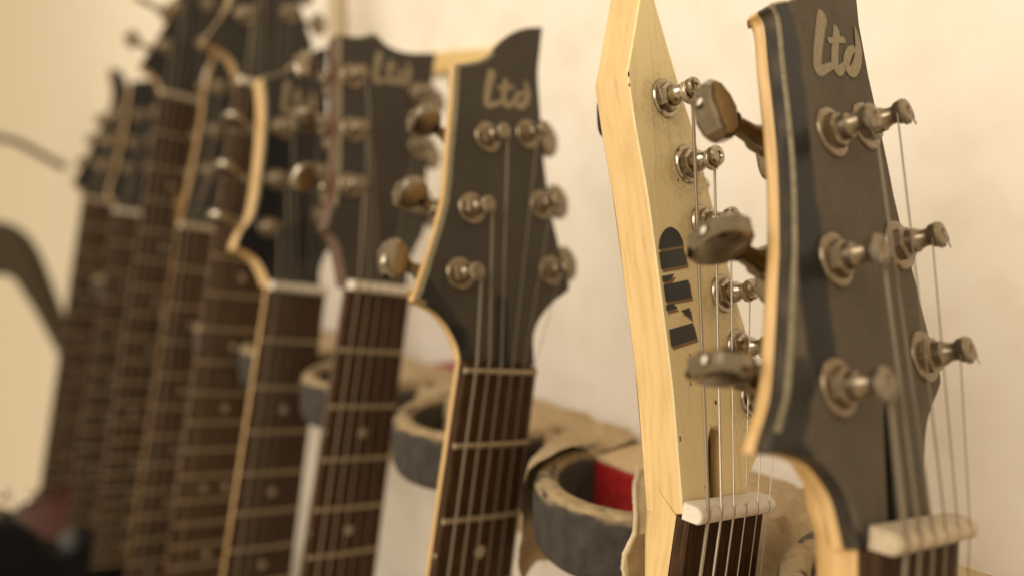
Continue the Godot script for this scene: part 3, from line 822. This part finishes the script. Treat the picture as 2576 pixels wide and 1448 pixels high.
func build_guitars():
	var ltd := [M.chrome_dust, M.button, M.chrome_dust]
	# nearest: black, dusty
	var f1 := dusty_black(101, 0.40, [[-0.0275, 0.045, -0.0185, 0.142, 0.0068, 0.97], [-0.038, 0.04, -0.052, 0.022, 0.006, 0.8], [-0.043, 0.022, -0.022, -0.004, 0.004, 0.9]])
	guitar({"label": "black headstock thick with grey-brown dust and a wide amber neck side", "nut_px": Vector2(2290, 1360), "z": 0.200, "yaw": 38.0, "lean": 10.0, "fb": 5.0, "tilt": 14.0, "scale": 0.62865,
		"outline": [[1941, 12], [1958, 45], [1969, 152], [1984, 282], [1997, 434], [2001, 608], [1999, 668], [1992, 838], [1982, 978], [1969, 1040], [1945, 1122], [1958, 1139], [1997, 1137], [2067, 1161], [2109, 1208], [2137, 1257], [2154, 1319], [2168, 1382, 1], [2240, 1360, 1], [2227, 1052], [2237, 1047], [2266, 1340, 1], [2350, 1312, 1], [2335, 1239], [2330, 1152], [2335, 1075], [2349, 1023], [2366, 980], [2370, 955], [2362, 915], [2338, 838], [2294, 661], [2266, 564], [2236, 412], [2203, 260], [2175, 130], [2156, 0], [2150, -110, 1], [2100, -95], [2050, -40], [2000, -5], [1962, 2]],
		"back": [[1941, 12], [1958, 45], [1969, 152], [1984, 282], [1997, 434], [2001, 608], [1999, 668], [1992, 838], [1982, 978], [1969, 1040], [1945, 1122], [1958, 1139], [1997, 1137], [2067, 1161], [2109, 1208], [2137, 1257], [2154, 1319], [2168, 1382, 1], [2350, 1312, 1], [2335, 1239], [2330, 1152], [2335, 1075], [2349, 1023], [2366, 980], [2370, 955], [2362, 915], [2338, 838], [2294, 661], [2266, 564], [2236, 412], [2203, 260], [2175, 130], [2156, 0], [2150, -110, 1], [2100, -95], [2050, -40], [2000, -5], [1962, 2]],
		"slot_floor": [[2180, 960, 1], [2290, 950, 1], [2320, 1330, 1], [2200, 1374, 1]],
		"face_thick": 0.0046, "thick": 0.0098, "core_rings": [[0.0030, -0.0098], [0.0012, -0.0090], [0.0, -0.0074], [0.0, -0.0046]], "edge": 0.0008, "neck_pow": 0.4, "flare": true, "line_from": 0.026, "core": M.maple, "face": f1, "neck_mat": M.maple, "board": M.rosewood, "nut_mat": M.nut_dusty,
		"logo": [Vector2(2047, 38), Vector2(2160, 200)],
		"tuners": [[[2090, 334], [1797, 280], 5.0], [[2100, 654], [1808, 602], -76.0], [[2106, 975], [1812, 925], 88.0], [[2176, 318], 1.0, 20.0], [[2258, 617], 1.0, 50.0], [[2323, 896], 1.0, 80.0]],
		"strings": [[0, 2], [1, 1], [2, 0], [3, 3], [4, 4], [5, 5]], "tuner_mats": ltd})
	# natural maple, in focus
	var z2 := 0.262
	var f2 := frame(Vector2(1812, 1290), z2, 41.0, 10.0, 13.0)
	var posts2 := [[1672, 248], [1728, 413], [1769, 563], [1818, 738], [1857, 875], [1890, 1000]]
	var spots := []
	for p in posts2: spots.append(on_plane(f2, p[0], p[1]))
	var o2 := [[1608, 0], [1593, 93], [1578, 180, 1], [1598, 317], [1630, 500], [1665, 766], [1690, 966], [1704, 1132], [1712, 1232], [1717, 1293, 1], [1785, 1277, 1], [1783, 1160], [1784, 1095], [1792, 1076], [1803, 1076], [1814, 1100], [1816, 1180], [1815, 1268, 1], [1875, 1254, 1], [1882, 1215], [1895, 1172], [1914, 1131, 1], [1918, 1080], [1885, 866], [1848, 733], [1812, 583], [1785, 483], [1742, 320], [1708, 213], [1647, 0], [1636, -40, 1], [1617, -50, 1]]
	var b2 := []
	for p in o2:
		if not (p[1] > 1070 and p[1] < 1280 and p[0] > 1780 and p[0] < 1820): b2.append(p)
	var g2 := guitar({"label": "natural yellow maple arrow-shaped headstock with black block lettering and six pegs in line", "nut_px": Vector2(1812, 1290), "z": z2, "scale": 0.648,
		"outline": o2, "back": b2, "slot_floor": [[1778, 1066, 1], [1820, 1066, 1], [1822, 1272, 1], [1780, 1284, 1]], "slot_mat": M.slot_wood,
		"face_thick": 0.005, "thick": 0.01475, "core_rings": [[0.0008, -0.01475], [0.0, -0.0139], [0.0, -0.005]], "core": M.maple_side, "side": M.maple_side, "face": maple_front(201, spots), "neck_mat": M.maple_side, "board": M.rosewood, "nut_mat": M.nut, "neck_pow": 0.2, "neck_zpow": 0.5, "thin": 0.34, "string_high": 0.0050, "washer": 0.91, "fine": true,
		"tuners": [[posts2[0], 1.0, 30.0], [posts2[1], 1.0, 70.0], [posts2[2], 1.0, 10.0], [posts2[3], 1.0, 45.0], [posts2[4], 1.0, 0.0], [posts2[5], 1.0, 60.0]], "string_side": -1.0,
		"strings": [[0, 0, 3.2], [1, 1, 2.2], [2, 2, 3], [3, 3, 3], [4, 4, 3], [5, 5, 3]], "tuner_mats": [M.chrome, M.chrome, M.black_metal], "body_mat": M.maple})
	block_print(g2, f2)
	# black with the swoosh top
	var o3 := [[1149, 161, 1], [1167, 158], [1208, 150], [1233, 134], [1255, 109], [1286, 84], [1323, 70], [1366, 67, 1], [1358, 140], [1354, 187], [1358, 250], [1362, 306], [1368, 390], [1379, 483], [1386, 526], [1403, 600], [1416, 656], [1433, 716], [1429, 731], [1410, 746], [1386, 766], [1360, 800], [1348, 826], [1343, 856], [1346, 918, 1], [1162, 906, 1], [1156, 873], [1143, 843], [1123, 810], [1093, 780], [1053, 758], [1047, 748], [1060, 716], [1083, 640], [1110, 550], [1124, 483], [1133, 374], [1142, 281], [1147, 200]]
	var n3 := []
	for p in o3:
		n3.append(p)
		if p[0] == 1346: n3.append_array([[1281, 914, 1], [1277, 748, 1], [1249, 747, 1], [1246, 911, 1]])
	guitar({"label": "black headstock with curling swoosh top, thin orange maple edge and a missing nut", "nut_px": Vector2(1253, 920), "z": 0.365, "scale": 0.62865,
		"outline": n3, "back": o3, "slot_floor": [[1215, 700, 1], [1310, 700, 1], [1300, 922, 1], [1225, 916, 1]], "face_thick": 0.0018, "thick": 0.0125, "core_rings": [[0.0075, -0.0125], [0.002, -0.0085], [0.0, -0.0056], [0.0, -0.0018]], "edge": 0.0016, "line_from": 0.024, "core": M.maple, "face": dusty_black(103, 0.21, [[-0.042, 0.030, -0.026, 0.012, 0.008, 0.6], [-0.024, 0.012, -0.021, 0.0, 0.007, 0.6]]), "neck_mat": M.maple, "board": M.rosewood, "nut_mat": M.nut, "neck_depth": 0.0105, "nut": false, "zero_fret": true, "nutz": 0.0018,
		"logo": [Vector2(1216, 182), Vector2(1330, 276)],
		"tuners": [[[1225, 345], [1064, 303], -60.0], [[1185, 524], [1030, 485], -55.0], [[1156, 688], [988, 650], 5.0], [[1326, 338], [1374, 352], 0.0], [[1360, 515], [1400, 508], 0.0], [[1384, 680], [1422, 664], 0.0]],
		"strings": [[0, 2], [1, 1], [2, 0], [3, 3], [4, 4], [5, 5]], "tuner_mats": ltd})
	# crown topped
	guitar({"label": "black headstock with notched crown top and dark mahogany side", "nut_px": Vector2(950, 735), "z": 0.480, "fb": -1.0, "scale": 0.62865,
		"outline": [[852, 84, 1], [870, 88], [896, 92], [920, 88], [940, 83], [953, 92], [970, 110], [997, 125], [1037, 133], [1097, 133, 1], [1085, 217], [1077, 333], [1072, 483], [1073, 533], [1066, 583], [1043, 626], [1027, 670], [1023, 722, 1], [873, 718, 1], [866, 670], [856, 623], [843, 593], [824, 572, 1], [840, 516], [850, 433], [853, 300], [852, 167]],
		"face_thick": 0.0015, "thick": 0.014, "core_rings": [[0.001, -0.014], [0.0, -0.013], [0.0, -0.0015]], "line_from": 0.045, "edge": 0.0016, "core": M.mahogany, "face": dusty_black(104, 0.165, []), "neck_depth": 0.011, "neck_mat": M.mahogany, "board": M.rosewood, "nut_mat": M.nut,
		"logo": [Vector2(937, 135), Vector2(1032, 216)],
		"tuners": [[[885, 192], [765, 163], 5.0], [[886, 326], [760, 300], -60.0], [[880, 466], [760, 446], -30.0], [[1055, 236], [1096, 262], 20.0], [[1052, 370], [1084, 392], 0.0], [[1046, 506], 1.0, 20.0]],
		"strings": [[0, 2], [1, 1], [2, 0], [3, 3], [4, 4], [5, 5]], "tuner_mats": ltd, "body_mat": M.mahogany})
	# black behind it
	guitar({"label": "black headstock with three gold-glinting pegs on its amber maple edge", "nut_px": Vector2(745, 733), "z": 0.570, "fb": -1.0, "scale": 0.62865,
		"outline": [[660, 192, 1], [690, 187], [725, 172], [755, 146], [790, 128], [826, 118, 1], [820, 200], [824, 300], [833, 450], [843, 560], [848, 605], [840, 621], [823, 633], [810, 660], [803, 690], [806, 722, 1], [680, 716, 1], [668, 683], [648, 650], [615, 627], [596, 620], [610, 580], [632, 550], [648, 483], [662, 367], [667, 267]],
		"face_thick": 0.002, "thick": 0.0165, "core_rings": [[0.001, -0.0165], [0.0, -0.0155], [0.0, -0.002]], "line_from": 0.045, "edge": 0.0012, "core": M.maple, "face": dusty_black(105, 0.09, [[-0.03, 0.03, -0.02, 0.10, 0.014, 0.85], [-0.02, 0.02, 0.02, 0.05, 0.014, 0.6]]), "neck_mat": M.maple, "board": M.rosewood, "nut_mat": M.nut,
		"logo": [Vector2(708, 206), Vector2(792, 292)],
		"tuners": [[[706, 322], [584, 298], 85.0], [[692, 452], [563, 421], 85.0], [[672, 572], [544, 546], 85.0], [[796, 310], 1.0, 20.0], [[800, 436], 1.0, 75.0], [[806, 545], 1.0, 20.0]],
		"strings": [[0, 2], [1, 1], [2, 0], [3, 3], [4, 4], [5, 5]], "tuner_mats": ltd})
	# farther ones, soft
	guitar({"label": "tall black headstock reaching past the wall strip, with a broad maple curve above its nut", "nut_px": Vector2(662, 228), "z": 0.630, "scale": 0.648,
		"outline": [[600, -240, 1], [740, -280, 1], [735, -120], [752, 0], [762, 39], [772, 73], [785, 115], [775, 140], [745, 165], [725, 195], [720, 224, 1], [608, 213, 1], [593, 160], [569, 130], [532, 106], [517, 98], [569, 24], [590, -40], [598, -120]],
		"face_thick": 0.002, "thick": 0.0155, "core_rings": [[0.001, -0.0155], [0.0, -0.014], [0.0, -0.002]], "line_from": 0.055, "edge": 0.0012, "core": M.maple_far_dimmed, "face": dusty_black(106, 0.10, []), "neck_mat": M.mahogany, "board": M.rosewood_red, "nut_mat": M.nut,
		"tuners": [[[612, 38], 1.0, 0.0], [[727, 34], [800, 62], 20.0], [[625, -70], -1.0, 30.0], [[718, -70], 1.0, 20.0], [[640, -170], -1.0, 0.0], [[712, -170], 1.0, 20.0]],
		"strings": [[0, 0], [1, 2], [2, 4], [3, 5], [4, 3], [5, 1]], "tuner_mats": ltd})
	guitar({"label": "blurred black headstock with sinuous maple edge and reddish fretboard", "nut_px": Vector2(507, 580), "z": 0.735, "scale": 0.648,
		"outline": [[545, 128, 1], [640, 112, 1], [632, 220], [620, 330], [604, 440], [585, 510], [562, 540], [557, 572, 1], [457, 566, 1], [458, 545], [466, 520], [478, 470], [492, 400], [510, 300], [520, 220]],
		"face_thick": 0.002, "thick": 0.0155, "core_rings": [[0.001, -0.0155], [0.0, -0.014], [0.0, -0.002]], "core": M.maple_far_dimmed, "face": dusty_black(107, 0.08, []), "neck_mat": M.maple_far_dimmed, "board": M.rosewood_red, "nut_mat": M.nut_dusty,
		"tuners": [[[545, 220], [508, 225], 60.0], [[535, 330], [498, 340], 60.0], [[520, 430], [486, 440], 60.0], [[600, 225], 1.0, 20.0], [[592, 330], 1.0, 20.0], [[580, 430], 1.0, 20.0]],
		"strings": [[0, 2], [1, 1], [2, 0], [3, 3], [4, 4], [5, 5]], "tuner_mats": ltd})
	guitar({"label": "glossy black pointed headstock with bluish edge glint, cut off by the picture top", "nut_px": Vector2(455, 252), "z": 0.800, "scale": 0.648,
		"outline": [[470, -160, 1], [560, -180, 1], [575, -40], [565, 60], [545, 130], [515, 180], [503, 247, 1], [408, 234, 1], [398, 200], [378, 180], [354, 162, 1], [400, 90], [434, 24], [460, -60]],
		"face_thick": 0.002, "thick": 0.013, "core_rings": [[0.001, -0.013], [0.0, -0.012], [0.0, -0.002]], "core": M.maple_far_dimmed, "face": dusty_black(108, 0.06, []), "neck_mat": M.mahogany, "board": M.rosewood, "nut_mat": M.nut_dusty,
		"tuners": [[[412, 118], [330, 98], 0.0], [[440, 20], [352, -2], 60.0], [[465, -70], -1.0, 20.0], [[510, 110], 1.0, 20.0], [[520, 10], 1.0, 20.0], [[525, -80], 1.0, 20.0]],
		"strings": [[0, 0], [1, 1], [2, 2], [3, 5], [4, 4], [5, 3]], "tuner_mats": ltd})
	guitar({"label": "small blurred black headstock with an amber neck side next to the farthest guitar", "nut_px": Vector2(332, 540), "z": 0.970, "scale": 0.648,
		"outline": [[330, 205, 1], [410, 195, 1], [404, 300], [396, 400], [386, 470], [374, 510], [370, 538, 1], [294, 530, 1], [290, 505], [274, 482], [296, 410], [316, 310]],
		"face_thick": 0.002, "thick": 0.016, "core_rings": [[0.001, -0.016], [0.0, -0.015], [0.0, -0.002]], "core": M.maple_far_dimmed, "face": dusty_black(109, 0.06, []), "neck_mat": M.mahogany, "board": M.rosewood, "nut_mat": M.nut,
		"tuners": [[[345, 290], [295, 280], 0.0], [[330, 360], [282, 350], 0.0], [[318, 425], [268, 415], 0.0], [[385, 285], 1.0, 20.0], [[378, 355], 1.0, 20.0], [[372, 425], 1.0, 20.0]],
		"strings": [[0, 2], [1, 1], [2, 0], [3, 3], [4, 4], [5, 5]], "tuner_mats": ltd})
	guitar({"label": "farthest guitar of the row, dark headstock with slanting maple edge", "nut_px": Vector2(246, 508), "z": 1.150, "scale": 0.648,
		"outline": [[276, 172, 1], [300, 178], [316, 205], [330, 290], [312, 400], [296, 455], [282, 480], [278, 506, 1], [217, 500, 1], [208, 480], [184, 456, 1], [220, 390], [262, 300], [284, 240]],
		"face_thick": 0.002, "thick": 0.016, "core_rings": [[0.001, -0.016], [0.0, -0.015], [0.0, -0.002]], "core": M.maple_far_dimmed, "face": dusty_black(110, 0.06, []), "neck_mat": M.mahogany, "board": M.rosewood, "nut_mat": M.nut_dusty,
		"tuners": [[[276, 300], [250, 300], 0.0], [[258, 355], [228, 350], 0.0], [[240, 412], [205, 408], 0.0], [[312, 300], 1.0, 20.0], [[300, 355], 1.0, 20.0], [[288, 412], 1.0, 20.0]],
		"strings": [[0, 2], [1, 1], [2, 0], [3, 3], [4, 4], [5, 5]], "tuner_mats": ltd, "body_mat": M.black, "body_y": -0.06, "knobs": [[6, 1242], [70, 1257]]})

# the black block letters printed down the maple front, with their brown drop shadow
func block_print(root: Node3D, f: Transform3D):
	var head := root.get_node("headstock")
	var shapes := [
		[[742, 435], [744, 400], [752, 355], [768, 315], [790, 285], [815, 268], [840, 265], [868, 280], [893, 305], [912, 340], [922, 380], [926, 406]],
		[[744, 456], [914, 428], [936, 432], [955, 549], [762, 585]],
		[[768, 635], [860, 618], [830, 668], [775, 683]],
		[[778, 702], [966, 662], [990, 795], [797, 832]],
		[[797, 855], [850, 840], [885, 874], [803, 898]],
		[[912, 895], [975, 872], [992, 955]],
		[[822, 1038], [1000, 986], [1030, 1106], [838, 1168]]]
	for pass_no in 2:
		var g := Geo.new()
		for s in shapes:
			var l := PackedVector2Array()
			for p in s:
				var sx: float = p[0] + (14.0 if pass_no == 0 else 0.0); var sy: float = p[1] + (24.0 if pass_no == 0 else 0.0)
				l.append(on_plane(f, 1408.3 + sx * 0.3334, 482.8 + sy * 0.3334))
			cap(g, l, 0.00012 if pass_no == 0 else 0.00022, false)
		if pass_no == 0:
			for q in [[1580.5, 187, 2.0, 7.0], [1582, 214, 1.8, 4.5], [1800, 1012, 2.6, 6.0], [1776.5, 1182, 1.8, 3.0]]:
				var c := Geo.new(); var ring := PackedVector2Array()
				for k in 10: ring.append(on_plane(f, q[0] + cos(TAU * k / 10.0) * q[2] * (1.0 + 0.3 * sin(k * 2.3)), q[1] + sin(TAU * k / 10.0) * q[3]))
				cap(c, ring, 0.0001, false); part("chip", c.mesh(), M.slot_wood, head)
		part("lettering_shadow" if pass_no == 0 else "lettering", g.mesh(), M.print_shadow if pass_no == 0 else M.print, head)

func build_far_things():
	var b := rack_basis()
	# dark soft bag hanging at the far end, with its strap
	var z := 1.7; var k := z / FPX
	var xf := Transform3D(Basis(Vector3.RIGHT, deg_to_rad(PITCH)), EYE + ray(CX, CY) * z)
	var l := []
	for p in [[-200, 540], [-60, 548], [5, 568], [52, 620], [92, 715], [130, 815], [166, 905], [152, 905], [108, 825], [60, 745], [0, 690], [-200, 700]]:
		l.append(Vector3((p[0] - CX) * k, -(p[1] - CY) * k, 0))
	var g := Geo.new(); extrude(g, smooth(l, 4), [[0.001, -0.06], [0.0, -0.055], [0.0, -0.005], [0.001, 0.0]])
	var bag := thing("gig_bag", "dark blurred bag hanging by its strap from a pole past the farthest guitar", "bag", xf)
	part("pouch", g.mesh(50.0), M.canvas, bag)
	g = Geo.new(); var path := PackedVector3Array()
	for p in [[-160, 330], [-40, 338], [20, 350], [60, 370], [110, 398], [150, 418]]:
		path.append(Vector3((p[0] - CX) * k, -(p[1] - CY) * k, -0.02))
	tube(g, path, 0.008, 8)
	part("strap", g.mesh(60.0), M.canvas, bag)
	g = Geo.new()
	tube(g, PackedVector3Array([Vector3((-150 - CX) * k, -(240 - CY) * k, -0.03), Vector3((-150 - CX) * k, -(1900 - CY) * k, -0.03)]), 0.012, 10)
	part("pole", g.mesh(60.0), M.black_metal, bag)
	# drum on its side in the lower corner: black head towards us, pale rim, red shell
	z = 1.05
	var c := EYE + ray(60, 1665) * z
	var ax := Vector3(-0.12, -0.22, 1.0).normalized()
	var sx := Vector3.UP.cross(ax).normalized()
	var d := thing("drum", "red-shelled drum with black head and pale metal rim behind the far necks", "drum", Transform3D(Basis(sx, ax.cross(sx), ax), c))
	g = Geo.new(); lathe(g, [[0.0, -0.20], [0.160, -0.20], [0.160, 0.0]], 64); part("shell", g.mesh(30.0), plain(lin(0.055, 0.010, 0.007), 0.6), d)
	g = Geo.new(); lathe(g, [[0.1605, -0.012], [0.170, -0.012], [0.173, -0.006], [0.173, 0.010], [0.169, 0.014], [0.162, 0.014], [0.162, 0.001]], 64); part("rim", g.mesh(30.0), M.chrome_dust, d)
	g = Geo.new(); lathe(g, [[0.162, 0.002], [0.0, 0.002]], 64); part("drumhead", g.mesh(30.0), M.black, d)
